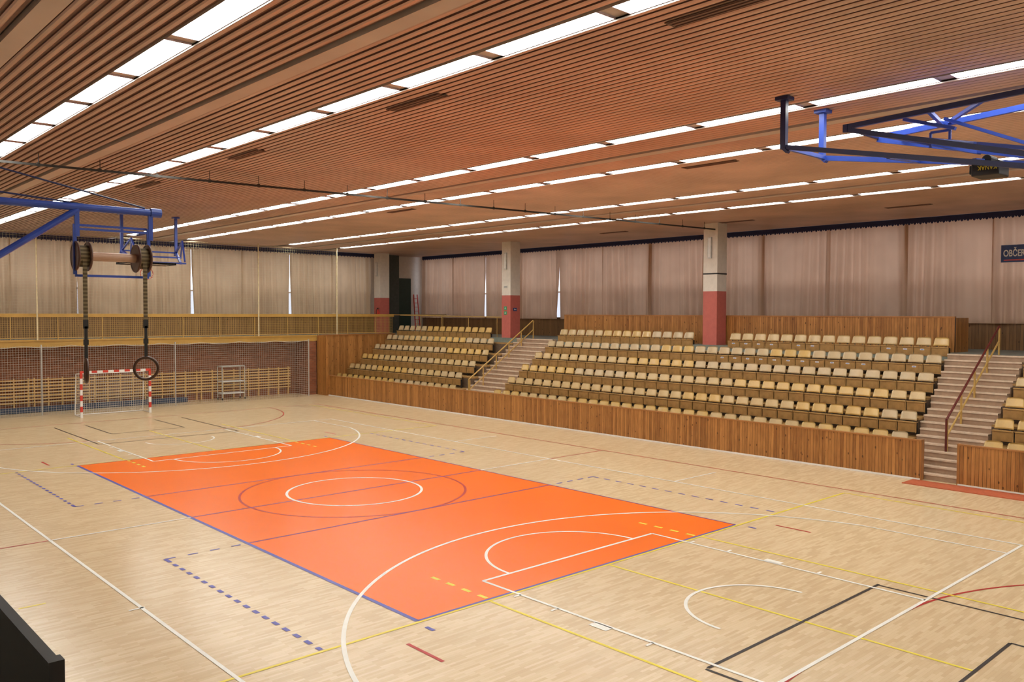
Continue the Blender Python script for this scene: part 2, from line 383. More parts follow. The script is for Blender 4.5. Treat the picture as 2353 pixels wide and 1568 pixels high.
for a,b in zip(YE[:-1],YE[1:]):
    w=MB(); w.box(XR-.06,XR-.02,b+.1,a-.1,6.1,8.4,0); w.box(XR-.06,XR-.02,b+.1,a-.1,4.6,6.05,1)
    for k in range(5):
        y=b+.1+(a-b-.2)*k/4; w.box(XR-.12,XR-.02,y-.04,y+.04,4.6,8.4,2)
    w.box(XR-.12,XR-.02,b+.1,a-.1,6.03,6.12,2)
    make(w,"window_%d"%wn,[SKYW,SKYD,WHITEP],kind="structure"); wn+=1
XE=[-11.5,-5.4,.65,6.6,12.7,18.6]
for a,b in zip(XE[:-1],XE[1:]):
    w=MB(); w.box(a+.1,b-.1,YF-.06,YF-.02,6.1,8.4,0); w.box(a+.1,b-.1,YF-.06,YF-.02,4.65,6.05,1)
    for k in range(5):
        x=a+.1+(b-a-.2)*k/4; w.box(x-.04,x+.04,YF-.12,YF-.02,4.65,8.4,2)
    w.box(a+.1,b-.1,YF-.12,YF-.02,6.03,6.12,2)
    make(w,"window_%d"%wn,[SKYW,SKYD,WHITEP],kind="structure"); wn+=1
def curtain(axis,pos,a,b,z0,z1,mat,label,group,gap0=.02,gap1=.02):
    n=int(abs(b-a)/.04); nz=8; mb=MB(); ph=random.random()*6
    for j in range(nz+1):
        z=z0+(z1-z0)*j/nz; k=max(0,1-j/nz*1.5); h=j/nz
        aa=a+(gap0*k if gap0>0 else gap0); bb=b-(gap1*k if gap1>0 else gap1)
        for i in range(n+1):
            t=aa+(bb-aa)*i/n
            env=.6+.4*math.sin(t*1.9+ph*2)
            w=.105*env*(.55+.6*(1-h))*math.sin(t*2*PI/.40+ph+1.5*math.sin(t*1.3+ph)+.2*j*math.sin(t+ph))+.08*(1.1-.6*h)*math.sin(t*2*PI/1.4+ph+.6*math.sin(t*.9))
            mb.v.append((t,pos+w,z) if axis=='x' else (pos+w,t,z))
    for j in range(nz):
        for i in range(n):
            q=j*(n+1)+i; mb.f.append((q,q+1,q+n+2,q+n+1)); mb.m.append(0)
    make(mb,"curtain",[mat],smooth=True,label=label,cat="curtain",group=group)
for i,(a,b) in enumerate(zip(XE[:-1],XE[1:])):
    m=(a+b)/2
    for p,q,g0,g1 in ((a,m,.12,-.04),(m,b,-.04,.08)):
        curtain('x',27.7,p,q,4.62,8.5,CURT_F,"beige pleated curtain covering windows above the balcony","far wall curtains",g0,g1)
for i,(a,b) in enumerate(zip(YE[1:],YE[:-1])):
    m=(a+b)/2
    G={20.9:.13,14.4:.05}
    for p,q,g0,g1 in ((a,m,G.get(a,-.08),-.04),(m,b,-.04,G.get(b,-.08))):
        curtain('y',22.75,p,q,4.5,8.5,CURT_R,"rose-beige pleated curtain hanging behind the grandstand","grandstand wall curtains",g0,g1)
def valance(axis,pos,a,b,label):
    mb=MB(); n=int((b-a)/.11)
    for i in range(n):
        t0=a+(b-a)*i/n; t1=a+(b-a)*(i+1)/n; tm=(t0+t1)/2; zt=8.7; zl=8.42+.03*(i%2)
        pts=[(t0,zt),(t0,zl+.05),(tm,zl),(t1,zl+.05),(t1,zt)]
        k=len(mb.v)
        for t,z in pts: mb.v.append((t,pos,z) if axis=='x' else (pos,t,z))
        mb.f.append(tuple(k+j for j in range(5))); mb.m.append(0)
    make(mb,"curtain_valance",[NAVY],label=label,cat="valance")
valance('x',27.50,XL,19.8,"navy scalloped valance along the top of beige curtains")
valance('y',22.54,-20,27.4,"navy scalloped valance along the top of rose-beige curtains")

# ------------------------------------------------------------------ ceiling lamps
LL=1.10
hb=MB(); hb.box(-.205,.205,-LL,LL,-.006,0,0)
hb.box(-.21,-.198,-LL,LL,-.03,0,0); hb.box(.198,.21,-LL,LL,-.03,0,0); hb.box(-.198,.198,-LL,-LL+.015,-.03,0,0); hb.box(-.198,.198,LL-.015,LL,-.03,0,0)
db=MB()
for k in range(3): db.box(-.195+.13*k,-.195+.13*k+.128,-LL+.02,LL-.02,-.026,-.008,0)
def meshonly(mb,name,mats,smooth=False):
    me=bpy.data.meshes.new(name); me.from_pydata(mb.v,[],mb.f)
    for m in mats: me.materials.append(m)
    me.polygons.foreach_set("material_index",mb.m)
    if smooth: me.polygons.foreach_set("use_smooth",[True]*len(mb.f))
    me.update(); return me
hme=meshonly(hb,"lamp_housing",[HOUS]); dme=meshonly(db,"lamp_diffuser",[LAMP])
ph={-7.55:-.1,-3.9:-.1,2.35:.6,5.5:.9,11.0:.2,14.5:.5}
for sx in STR:
    y=-20.9+ph[sx]
    while y<24.9:
        o=bpy.data.objects.new("fluorescent_luminaire",hme); COL.objects.link(o); o.location=(sx,y,ZC+RC)
        o["label"]="long white fluorescent luminaire recessed in the brown slatted ceiling"; o["category"]="ceiling lamp"; o["group"]="ceiling luminaire strips"
        d=bpy.data.objects.new("diffuser",dme); COL.objects.link(d); d.parent=o; d["label"]="glowing white diffuser"
        y+=2.45
for vx,vys in ((-3.05,(-13.5,-7.0,.0,6.7)),(6.25,(-7.0,6.7)),(18.5,(-7.0,.0,6.7))):
    for vy in vys:
        v=MB(); v.box(vx-.12,vx+.12,vy-.8,vy+.8,ZC-.012,ZC,0)
        for k in range(3): v.box(vx-.10+.085*k,vx-.10+.085*k+.03,vy-.76,vy+.76,ZC-.024,ZC-.012,1)
        make(v,"ceiling_vent",[VENT,GROOVE],label="dark slotted air vent in the slatted ceiling",cat="vent",group="ceiling air vents")

# ------------------------------------------------------------------ grandstand tiers, stairs
def rowx(i): return 14.0+.9*i
def rowz(i): return .45+.56*i
def lasty(i): return -8.72+.1*i
def tier(y0f,y1,label):
    for i in range(6):
        b=MB(); y0=y0f(i)
        x0=rowx(i)-.72; x1=rowx(i)+.18
        if i==5: x1=18.38
        b.box(x0,x1,y0,y1,0,rowz(i)-.06,0); b.box(x0-.0,x1,y0,y1,rowz(i)-.06,rowz(i),1)
        make(b,"grandstand_step",[TIER,SEATP],label=label,cat="grandstand",group="stepped grandstand tiers")
tier(lambda i:13.0,24.55,"brown grandstand tier beside the wooden end wall")
tier(lambda i:lasty(i)-.34,10.3,"long brown grandstand tier between two stairways")
tier(lambda i:-20,-10.95,"brown grandstand tier beyond the wide stairway")
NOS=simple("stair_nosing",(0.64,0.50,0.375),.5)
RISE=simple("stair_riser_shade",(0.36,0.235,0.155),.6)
def stairs(y0,y1f,x0,x1,z0,n,label):
    b=MB(); dz=(ZP-z0)/n; dx=(x1-x0)/n
    for k in range(n):
        xa=x0+dx*k; y1=y1f(xa)
        b.box(xa,xa+dx,y0,y1,0,z0+dz*(k+1),0)
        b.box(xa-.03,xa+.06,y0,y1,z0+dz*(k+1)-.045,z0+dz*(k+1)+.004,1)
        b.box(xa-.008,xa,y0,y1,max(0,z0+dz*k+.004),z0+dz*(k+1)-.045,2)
    return make(b,"staircase",[TERR,NOS,RISE],label=label,cat="stairs")
def y1f(x):
    i=int((x-(rowx(0)-.72))/.9) if x>rowx(0)-.72 else 0
    return lasty(min(5,max(0,i)))-.36
stairs(-10.93,y1f,13.29,18.35,0,19,"wide pink terrazzo stairway rising from the court")
stairs(10.32,lambda x:12.98,14.1,18.35,.45,16,"pink terrazzo stairway between two seating blocks")
b=MB(); b.box(18.38,XR,YN,YF,ZP-.25,ZP,0); make(b,"floor.001",[PLAT],kind="structure")
CAP=simple("barrier_cap",(0.36,0.15,0.045),.35)
def barrier(y0,y1,label):
    b=MB(); b.box(13.05,13.13,y0,y1,.05,1.14,0); b.box(13.03,13.16,y0,y1,1.14,1.18,1); b.box(13.03,13.05,y0,y1,0,.05,2)
    b.box(13.05,13.25,y1,y1+.03,.0,1.18,3); b.box(13.05,13.25,y0-.03,y0,.0,1.18,3)
    make(b,"wooden_barrier",[WOODB,CAP,WHITEP,WOODX],label=label,cat="barrier",group="court-side plank barriers")
barrier(-9.72,23.7,"long varnished orange-brown vertical plank barrier before the seats")
barrier(-20,-10.75,"varnished vertical plank barrier beside the wide stairway")
b=MB(); b.box(13.05,18.37,24.62,24.72,0,ZP-.02,0); b.box(13.03,18.37,24.58,24.76,ZP-.02,ZP+.03,1)
b.box(12.9,13.05,23.74,24.76,0,ZP-.02,2)
make(b,"wooden_end_wall",[WOODX,CAP,WOODB],label="tall varnished plank wall closing the grandstand end",cat="partition")
b=MB()
b.box(19.2,19.28,-8.4,10.6,ZP,4.72,0); b.box(19.18,19.3,-8.4,10.6,4.72,4.77,1)
b.box(19.2,20.4,-8.43,-8.4,ZP,4.72,2)
make(b,"wooden_parapet",[WOODB,CAP,WOODX],label="brown vertical plank parapet behind the top seat row",cat="parapet")

# ------------------------------------------------------------------ seats
def shell():
    mb=MB(); nu,nv=9,7
    def pt(u,v,t):
        w=.258-.022*v
        if v>.8: w-=.022*((v-.8)/.2)**2
        yy=u*w; zz=.49+.30*v
        zz-= (abs(u)**5)*.022*v
        xx= -.04+.09*v+.05*(1-u*u) + t
        return (xx,yy,zz)
    for t in (0,.01):
        for j in range(nv):
            for i in range(nu): mb.v.append(pt(-1+2*i/(nu-1),j/(nv-1),t))
    n=nu*nv
    for j in range(nv-1):
        for i in range(nu-1):
            q=j*nu+i; mb.f.append((q,q+nu,q+nu+1,q+1)); mb.f.append((n+q,n+q+1,n+q+nu+1,n+q+nu)); mb.m+=[0,0]
    for j in range(nv-1):
        for i in (0,nu-1):
            q=j*nu+i; mb.f.append((q,q+nu,n+q+nu,n+q)); mb.m.append(0)
    for i in range(nu-1):
        for j in (0,nv-1):
            q=j*nu+i; mb.f.append((q,q+1,n+q+1,n+q)); mb.m.append(0)
    return mb
shells=[meshonly(shell(),"backrest_%s"%k,[m],True) for k,m in (("beige",BEIGE),("tan",TAN),("amber",AMBER))]
sp=MB()
sp.box(-.14,-.09,-.28,.28,.14,.44,0); sp.box(-.155,.0,-.283,.283,.44,.455,0); sp.box(-.17,-.155,-.283,.283,.43,.458,1); sp.box(-.15,-.14,-.25,.25,.18,.41,0)
sp.box(-.155,-.14,-.283,-.273,.12,.44,1)
spm=meshonly(sp,"seat_pan",[SEATP,SEATL])
fr=MB()
fr.box(-.1,.0,-.295,-.284,0,.43,0); fr.bar((-.02,-.15,.40),(.07,-.15,.62),.03,.03,0); fr.bar((-.02,.15,.40),(.07,.15,.62),.03,.03,0); fr.box(-.1,-.05,-.27,.27,.1,.14,0); fr.box(-.09,-.05,.24,.28,0,.1,0)
frm=meshonly(fr,"seat_frame",[STEEL])
pm=MB(); pm.box(-.156,-.15,-.07,.07,.33,.38,0); pm.box(-.158,-.156,-.05,.05,.345,.362,1)
plm=meshonly(pm,"number_plate",[WHITEP,simple("blue_print",(.05,.12,.5),.5)])
labs=["beige moulded stadium seat with brown plywood base","tan moulded stadium seat with brown plywood base","glossy amber moulded stadium seat with plywood base"]
nseat=0
def seat(i,y,k,plate=False):
    global nseat
    nseat+=1
    o=bpy.data.objects.new("stadium_seat",frm); COL.objects.link(o); o.location=(rowx(i),y,rowz(i))
    o["label"]=labs[k]+(" and number plate" if plate else ""); o["category"]="seat"; o["group"]="grandstand seats"
    for nm,me in (("backrest",shells[k]),("seat_pan",spm)):
        p=bpy.data.objects.new(nm,me); COL.objects.link(p); p.parent=o
    if plate:
        p=bpy.data.objects.new("number_plate",plm); COL.objects.link(p); p.parent=o
def seatrow(i,ys,amb):
    k=0;left=0
    for y in ys:
        if left<=0:
            left=random.choice((3,5,5,6)); k=random.choices((0,1,2),weights=amb)[0]
        left-=1
        if i==5 and (abs(y-1.2)<.68 or abs(y-14.2)<.66): continue
        seat(i,y,k,plate=(i in (4,5) and -8<y<.5 and random.random()<.65) )
ends=[12.95,13.1,13.3,13.5,13.7,14.9]
W=[(1,3,4),(1,3,4),(2,3,3),(4,3,2),(4,3,1),(4,4,0.5)]
for i in range(6):
    ys=[]; y=24.15
    while y-.29>ends[i]: ys.append(y); y-=.6
    seatrow(i,ys,W[(i+1)%6])
    seatrow(i,[9.95+(lasty(i)-9.95)*k/31 for k in range(32)],W[i])
for i in range(6):
    for k in range(2 if i<3 else 1): seat(i,-11.35-.6*k,2 if i<3 else 1)

# ------------------------------------------------------------------ columns
def column(y,label,band=False):
    b=MB(); x0,x1=18.4,19.1; y0,y1=y-.35,y+.35
    b.box(x0,x1,y0,y1,ZP,5.8,1); b.box(x0,x1,y0,y1,5.8,ZC-.0,0)
    if band: b.box(x0-.01,x1+.01,y0-.01,y1+.01,6.52,6.58,2)
    c_=make(b,"column",[CREAM,SALMON,BLACK],label=label,cat="column",group="hall columns")
    l=MB(); l.box(x0-.09,x0,y-.08,y+.08,7.2,8.1,0); l.box(x0-.1,x0-.09,y-.05,y+.05,7.25,8.05,1)
    make(l,"wall_lamp",[GALV,WHITEP],parent=c_,label="slim unlit vertical wall lamp")
    return c_
column(26.7,"square column painted cream above and red below, by the balcony")
c2=column(14.2,"square cream and red column with small green safety signs")
c3=column(1.2,"square cream and red column with black band among the seats",True)
g=MB(); g.box(18.37,18.4,14.1,14.35,6.2,6.32,0)
for k in range(3): g.box(18.365,18.37,14.11,14.34,6.215+.035*k,6.23+.035*k,1)
make(g,"vent_grille",[WHITEP,STEEL],parent=c2)
def smallsign(x0,x1,y0,y1,z0,z1,lab,m,parent):
    g=MB(); g.box(x0,x1,y0,y1,z0,z1,0)
    if x1-x0<.05:
        g.box(x0-.005,x0,y0+.05,y1-.05,z0+.06,z0+.09,1); g.box(x0-.005,x0,(y0+y1)/2-.02,(y0+y1)/2+.02,z0+.05,z1-.04,1)
    else:
        g.box(x0+.05,x1-.05,y0-.005,y0,z0+.06,z0+.09,1); g.box(x0+.05,x0+.09,y0-.005,y0,z0+.05,z1-.04,1)
    make(g,"safety_sign",[m,WHITEP],parent=parent,label=lab)
smallsign(18.38,18.4,14.15,14.35,5.0,5.2,"green exit sign",SIGNG,c2)
smallsign(18.38,18.4,14.15,14.35,4.75,4.93,"green exit sign",SIGNG,c2)
smallsign(18.6,18.85,13.83,13.85,4.95,5.12,"blue sign",SIGNB,c2)
e=empty("fire_extinguisher",(18.2,26.5,4.5),"small red fire extinguisher mounted beside the column","fire extinguisher")
g=MB(); g.tube((18.28,26.45,4.55),(18.28,26.45,5.0),.08,0,14); g.tube((18.28,26.45,5.0),(18.28,26.45,5.06),.08,0,14,.03); g.box(18.34,18.4,26.42,26.48,4.7,4.9,0); make(g,"tank",[REDP],parent=e)
g=MB(); g.tube((18.28,26.45,5.06),(18.28,26.45,5.14),.03,0,8); g.box(18.2,18.38,26.43,26.47,5.12,5.15,0); g.path([(18.22,26.45,5.12),(18.16,26.45,4.95),(18.18,26.45,4.7)],.015); make(g,"valve",[BLACK],parent=e)
e=MB()
for dx in (0,.4): e.bar((22.2+dx*.9,27.7-dx*.2,ZP),(22.25+dx*.75,28.0,6.1),.05,.05,0)
for k in range(8):
    t=(k+1)/9; e.bar((22.2+.05*t,27.7+.3*t,ZP+2.6*t),(22.56-.01*t,27.62+.38*t,ZP+2.6*t),.03,.03,0)
make(e,"ladder",[REDP],label="red metal ladder leaning by the dark green door",cat="ladder")

# ------------------------------------------------------------------ balcony
e=empty("balcony",(4,25.5,3.2),"ochre-trimmed spectator balcony along the brick end wall","balcony")
g=MB(); g.box(XL,18.38,24.9,27.95,3.22,ZP,0); make(g,"balcony_slab",[PLAT],parent=e)
g=MB(); g.box(XL,12.9,24.8,24.9,3.16,3.5,0); g.box(XL,12.9,24.76,24.8,3.44,3.52,0); make(g,"fascia",[OCHRE],parent=e,label="ochre painted fascia board")
g=MB(); g.box(XL,18.4,24.8,24.9,4.58,4.75,0); make(g,"handrail",[OCHRE],parent=e,label="broad ochre top rail")
g=MB()
x=-13
while x<18.3: g.box(x,x+.04,24.82,24.87,3.5,4.58,0); x+=2.0
make(g,"railing_posts",[OCHRM],parent=e)
g=MB(); g.box(-14,18.3,24.84,24.86,3.58,3.62,0)
x=-14
while x<18.3: g.box(x,x+.012,24.845,24.855,3.5,4.58,0); x+=.10
z=3.6
while z<4.5: g.box(-14,18.3,24.845,24.855,z,z+.012,0); z+=.10
make(g,"railing_mesh",[OCHRM],parent=e,label="ochre wire mesh infill")
g=MB(); g.tube((18.4,24.9,4.7),(22.9,24.9,4.7),.03,0); g.tube((20.6,24.9,ZP),(20.6,24.9,4.7),.025,0); g.tube((22.4,24.9,ZP),(22.4,24.9,4.7),.025,0); g.tube((18.9,14.6,4.6),(18.9,24.8,4.68),.03)
for yy in (15.5,18,20.5,23): g.tube((18.9,yy,ZP),(18.9,yy,4.6),.02)
make(g,"walkway_railing",[OCHRM],label="slim ochre tubular railing along the upper walkway",cat="railing")

def net(name,x0,x1,y,z0,z1,cell,w,mat,label,sag=0):
    g=MB(); x=x0
    while x<=x1: g.quad((x-w/2,y,z0),(x+w/2,y,z0),(x+w/2,y,z1),(x-w/2,y,z1)); x+=cell
    z=z0
    while z<=z1: g.quad((x0,y,z-w/2),(x1,y,z-w/2),(x1,y,z+w/2),(x0,y,z+w/2)); z+=cell
    if sag:
        n=int((x1-x0)/2)
        for k in range(n):
            a=x0+(x1-x0)*k/n; b2=x0+(x1-x0)*(k+1)/n
            pts=[(a+(b2-a)*t/6,y,z1-.0-sag*math.sin(PI*t/6)) for t in range(7)]; g.path(pts,.012,0,5)
    return make(g,name,[mat],label=label,cat="net")
nl=net("safety_net",-9,11.95,24.05,0.0,3.25,.11,.0085,NETW,"fine pale protective net hanging before the brick end wall",.1)
for x in (-1.9,4.3,11.95):
    g=MB(); g.tube((x,24.05,0),(x,24.05,3.3),.03,0); make(g,"net_post",[GALV],parent=nl)
nu_=net("safety_net",-9,14.2,24.7,4.76,8.6,.14,.006,NETY,"fine tan protective net between balcony rail and ceiling",.06)
for x in (-1.9,9.2,14.2):
    g=MB(); g.tube((x,24.68,3.5),(x,24.68,8.69),.035,0); make(g,"net_rope",[ROPE],parent=nu_,label="cream vertical support rope")

for k in range(6):
    x0=-4.6+2.75*k; x1=x0+2.745
    g=MB()
    for j in range(8): g.box(x0,x1,26.14,26.18,.40+.155*j,.40+.155*j+.07,0)
    for j in range(5): xx=x0+.1+(x1-x0-.25)*j/4; g.box(xx,xx+.06,26.18,26.3,0,1.62,1)
    make(g,"wall_bars",[BATTEN,BATTEN],label="yellow wooden wall bars mounted on the brick wall",cat="wall bars",group="end wall bars")
g=MB(); g.box(-6,5.5,25.5,26.1,0,.22,0); g.box(-6,5.5,25.5,25.55,.2,.25,0)
make(g,"gym_mat",[MATB],label="dark blue gym mat lying along the wall bars",cat="mat",bevel=.03)
e=empty("equipment_trolley",(7.7,25.3,0),"white metal two-tier equipment trolley behind the net","trolley")
g=MB()
for x in (7.2,8.5):
    for y in (25.0,25.6): g.tube((x,y,.1),(x,y,1.85),.025)
for z in (.35,1.0,1.85):
    g.tube((7.2,25.0,z),(8.5,25.0,z),.022); g.tube((7.2,25.6,z),(8.5,25.6,z),.022); g.tube((7.2,25,z),(7.2,25.6,z),.022); g.tube((8.5,25,z),(8.5,25.6,z),.022)
make(g,"frame",[GALV],parent=e)
for z in (.36,1.01):
    g=MB(); g.box(7.22,8.48,25.02,25.58,z,z+.03,0); make(g,"shelf",[WHITEP],parent=e)
for x in (7.2,8.5):
    for y in (25.0,25.6):
        g=MB(); g.tube((x-.02,y,.06),(x+.02,y,.06),.06,0,14); g.tube((x,y,.06),(x,y,.14),.015); make(g,"wheel",[BLACK],parent=e)

# ------------------------------------------------------------------ handball goal
e=empty("handball_goal",(.75,21.9,0),"red and white striped handball goal with white net","goal")
def striped(p,q,w,seg,first):
    g=MB(); p=Vector(p); q=Vector(q); L=(q-p).length; n=max(1,round(L/seg))
    for k in range(n):
        g.bar(p+(q-p)*(k/n),p+(q-p)*((k+1)/n),w,w,(k+first)%2)
    return g
gx0,gx1,gy=-.8,2.25,21.9
make(striped((gx0,gy,0),(gx0,gy,2.05),.1,.25,0),"goal_post",[WHITEP,REDP],parent=e)
make(striped((gx1,gy,0),(gx1,gy,2.05),.1,.25,0),"goal_post",[WHITEP,REDP],parent=e)
make(striped((gx0-.04,gy,2.08),(gx1+.04,gy,2.08),.1,.25,1),"crossbar",[WHITEP,REDP],parent=e)
g=MB()
for x in (gx0,gx1): g.path([(x,gy,2.05),(x,gy+.8,1.95),(x,gy+1.0,0.03),(x,gy,0.03)],.02)
g.tube((gx0,gy+1.0,.03),(gx1,gy+1.0,.03),.02); g.tube((gx0,gy+.8,1.95),(gx1,gy+.8,1.95),.02)
make(g,"rear_frame",[WHITEP],parent=e)
g=MB(); w=.009
x=gx0
while x<=gx1:
    g.quad((x,gy+1.0,.03),(x+w,gy+1.0,.03),(x+w,gy+.8,1.95),(x,gy+.8,1.95)); g.quad((x,gy+.02,2.05),(x+w,gy+.02,2.05),(x+w,gy+.8,1.95),(x,gy+.8,1.95)); x+=.1
z=.05
while z<1.95:
    yy=gy+1.0-.2*(z/1.95); g.quad((gx0,yy,z),(gx1,yy,z),(gx1,yy,z+w),(gx0,yy,z+w))
    for x in (gx0,gx1): g.quad((x,gy,z),(x,yy,z),(x,yy,z+w),(x,gy,z+w))
    z+=.1
for x in (gx0,gx1):
    y=gy
    while y<gy+.9: g.quad((x,y,0.03),(x,y+w,0.03),(x,y+w,2.0),(x,y,2.0)); y+=.1
make(g,"goal_net",[GNET],parent=e)

g=MB(); g.box(12.2,12.98,-13.6,-9.55,0.0,.02,0); make(g,"floor_mat",[BRUST],label="rust-red doormat at the foot of the stairway",cat="mat")

def handrail(y,x0,x1,z0,z1,label,topm,nposts):
    e=empty("stair_handrail",(x0,y,z0),label,"handrail",)
    g=MB(); g.path([(x0,y,z0),(x0,y,z0+.95),(x1,y,z1+.95),(x1+.05,y,z1+.85)],.035); make(g,"top_rail",[topm],parent=e)
    g=MB()
    for k in range(nposts):
        t=(k+.0)/(nposts-1); xx=x0+.07+(x1-x0-.05)*t; zz=z0+(z1-z0)*t
        g.tube((xx,y,zz),(xx,y,zz+.92),.032)
    g.tube((x0+.05,y,z0+.45),(x1,y,z1+.45),.03)
    make(g,"baluster_frame",[OCHRM],parent=e)
handrail(-10.0,14.2,18.6,.75,3.5,"stair handrail with dark red top rail and ochre posts",simple("dark_red_rail",(.12,.02,.015),.35),5)
handrail(12.3,14.2,18.6,.6,3.5,"slim ochre tubular handrail on the seating stairway",OCHRM,6)

# ------------------------------------------------------------------ sign
e=MB(); e.box(22.45,22.5,-10.8,-8.8,6.78,7.42,0); e.box(22.445,22.45,-10.7,-8.9,6.84,6.88,1)
sg=make(e,"canteen_sign",[SIGNB,REDP],label="navy blue sign with bold white lettering hung before the curtain",cat="sign")
text_part("sign_lettering","OBČERSTVENÍ",.34,(22.44,-8.88,7.0),(PI/2,0,-PI/2),WHITEP,sg,.006,sx=.66,bold=.006)

# ------------------------------------------------------------------ divider track under the ceiling
e=MB(); A=Vector((-14.3,4.0,8.42)); B=Vector((18.35,.95,8.42))
e.bar(A,B,.04,.055,0)
for k in range(24):
    p=A+(B-A)*(k+.5)/24; e.tube(p,(p.x,p.y,8.7),.009,0,6); e.bar((p.x,p.y,8.38),(p.x,p.y,8.47),.025,.07,0)
make(e,"curtain_track",[STEEL],label="dark steel divider curtain track under the ceiling",cat="track")

# ------------------------------------------------------------------ gymnastics rings rig
RY=-11.2
e=empty("gymnastic_rings_gantry",(-14.4,RY,5.8),"blue steel wall arm carrying roller for gymnastic rings","gymnastics apparatus")
g=MB(); g.tube((-14.45,RY,5.82),(-9.22,RY,5.82),.034,0,14); g.tube((-9.3,RY,5.82),(-9.2,RY,5.82),.045,0,14); g.tube((-9.95,RY,5.8),(-14.45,RY,2.6),.03,0,12)
g.box(-14.5,-14.42,RY-.1,RY+.1,5.6,6.0,0)
make(g,"support_arm",[BLUE],parent=e)
g=MB(); xa,xb=-9.98,-9.32
for x in (xa,xb): g.bar((x,RY,5.2),(x,RY,5.66),.025,.03,0); g.bar((x+.02,RY,5.55),(x+.02,RY,5.82),.03,.04,0)
g.bar((xa,RY,5.19),(xb,RY,5.19),.022,.022,0); g.bar((xa,RY,5.62),(xb,RY,5.62),.02,.02,0); g.bar((xa,RY+.05,5.66),(xb,RY+.05,5.66),.02,.02,0)
g.bar((xb,RY,5.62),(xb,RY+.3,5.62),.02,.02,0)
make(g,"hanging_frame",[BLUE],parent=e)
g=MB(); g.tube((xa+.02,RY,5.37),(xb-.02,RY,5.37),.042,0,18); make(g,"roller",[ROLLER],parent=e,label="pinkish beech roller")
for xc in (-9.92,-9.385):
    g=MB()
    for dx in (-.055,.05): g.tube((xc+dx-.006,RY,5.37),(xc+dx+.006,RY,5.37),.132,0,32)
    g.tube((xc-.05,RY,5.37),(xc+.05,RY,5.37),.10,1,24); g.torus((xc-.055,RY,5.37),.128,.011,(1,0,0),0,32,6); g.torus((xc+.05,RY,5.37),.128,.011,(1,0,0),0,32,6)
    make(g,"spool",[SPOOL,STRAP],parent=e,label="dark brown flanged strap spool")
g=MB(); g.path([(-14.4,RY-.1,6.9),(-12.,RY,6.4),(-9.35,RY,5.86)],.008); g.path([(-14.4,RY,6.1),(-11.,RY,5.93),(-9.9,RY,5.85)],.008)
for k in range(3):
    g.tube((-11.3+.3*k,RY-.01,6.245-.055*k),(-11.2+.3*k,RY-.01,6.225-.055*k),.018)
make(g,"stay_cable",[BLUED],parent=e)
for xc,ax in ((-9.92,(.96,-.18,0)),(-9.385,(.25,1,0))):
    g=MB(); yy=RY-.09
    g.box(xc-.019,xc+.019,yy-.003,yy+.003,4.74,5.37,0)
    g.box(xc-.022,xc+.022,yy-.008,yy+.008,4.70,4.78,1); g.box(xc-.013,xc+.013,yy-.008,yy+.008,4.40,4.72,1); g.box(xc-.02,xc+.02,yy-.012,yy+.012,4.55,4.6,1)
    make(g,"strap",[STRAP,BLACK],parent=e,label="patterned webbing strap")
    g=MB(); g.torus((xc,yy,4.31),.105,.014,ax,0,48,12); make(g,"ring",[RUBBER],parent=e,smooth=True,label="dark gymnastic ring")

# ------------------------------------------------------------------ far basketball hoop
def posts(e,lst,zb):
    for x,my,m in lst:
        g=MB(); g.bar((x,my,ZC-.01),(x,my,zb),.1,.1,0); g.box(x-.12,x+.12,my-.12,my+.12,ZC-.06,ZC,0)
        g.bar((x,my,zb+.02),(x,my-.08 if my<0 else my+.08,zb-.06),.12,.05,0)
        make(g,"mounting_post",[m],parent=e)
def board(e,xm,y0,y1,bz,rimy):
    g=MB(); g.box(xm-.9,xm+.9,y0,y1,bz,bz+.03,0)
    g.box(xm-.9,xm+.9,y0,y0+.03,bz-.03,bz+.05,1); g.box(xm-.9,xm+.9,y1-.03,y1,bz-.03,bz+.05,1); g.box(xm-.9,xm-.87,y0,y1,bz-.03,bz+.05,1); g.box(xm+.87,xm+.9,y0,y1,bz-.03,bz+.05,1)
    g.box(xm-.3,xm+.3,y0+.15,y0+.6,bz-.005,bz,1)
    make(g,"backboard",[WHITEP,BLACK],parent=e,label="white backboard folded flat")
    g=MB(); g.torus((xm,rimy,bz-.35),.225,.012,(0,1,0),0,36,8); g.bar((xm-.1,rimy,bz),(xm-.1,rimy,bz-.15),.03,.03,0); g.bar((xm+.1,rimy,bz),(xm+.1,rimy,bz-.15),.03,.03,0)
    make(g,"rim",[REDP],parent=e,smooth=True,label="red-orange basket rim")
    g=MB()
    for k in range(14):
        t=2*PI*k/14; a=(xm+.22*math.cos(t),rimy,bz-.35+.22*math.sin(t)); b_=(xm+.14*math.cos(t+.3),rimy-.25,bz-.45+.1*math.sin(t)); g.tube(a,b_,.006,0,4)
    make(g,"basket_net",[WHITEP],parent=e)
e=empty("ceiling_basketball_hoop",(-1.4,14.6,ZC),"blue ceiling-mounted basketball hoop folded up above the court","basketball hoop")
posts(e,[(-1.2,14.9,BLUE),(.9,14.9,BLUE)],7.2)
g=MB()
for sx,x in ((1,-1.2),(-1,.9)):
    g.bar((x,14.9,7.25),(x-.5+sx*.2,12.6,6.7),.08,.08,0); g.bar((x,14.9,7.25),(x-.3+sx*.1,13.2,7.6),.06,.06,0); g.bar((x-.3+sx*.1,13.2,7.6),(x-.5+sx*.2,12.2,6.75),.06,.06,0)
    g.bar((x-.1+sx*.1,13.9,7.0),(x-.3+sx*.1,13.2,7.6),.05,.05,0)
for y,z,d in ((14.9,7.25,0),(13.7,6.98,-.25),(12.6,6.7,-.5)): g.bar((-1.2+d,y,z),(.9+d,y,z),.06,.06,0)
make(g,"folding_arm",[BLUE],parent=e)
board(e,-1.1,12.0,13.05,6.62,12.5)

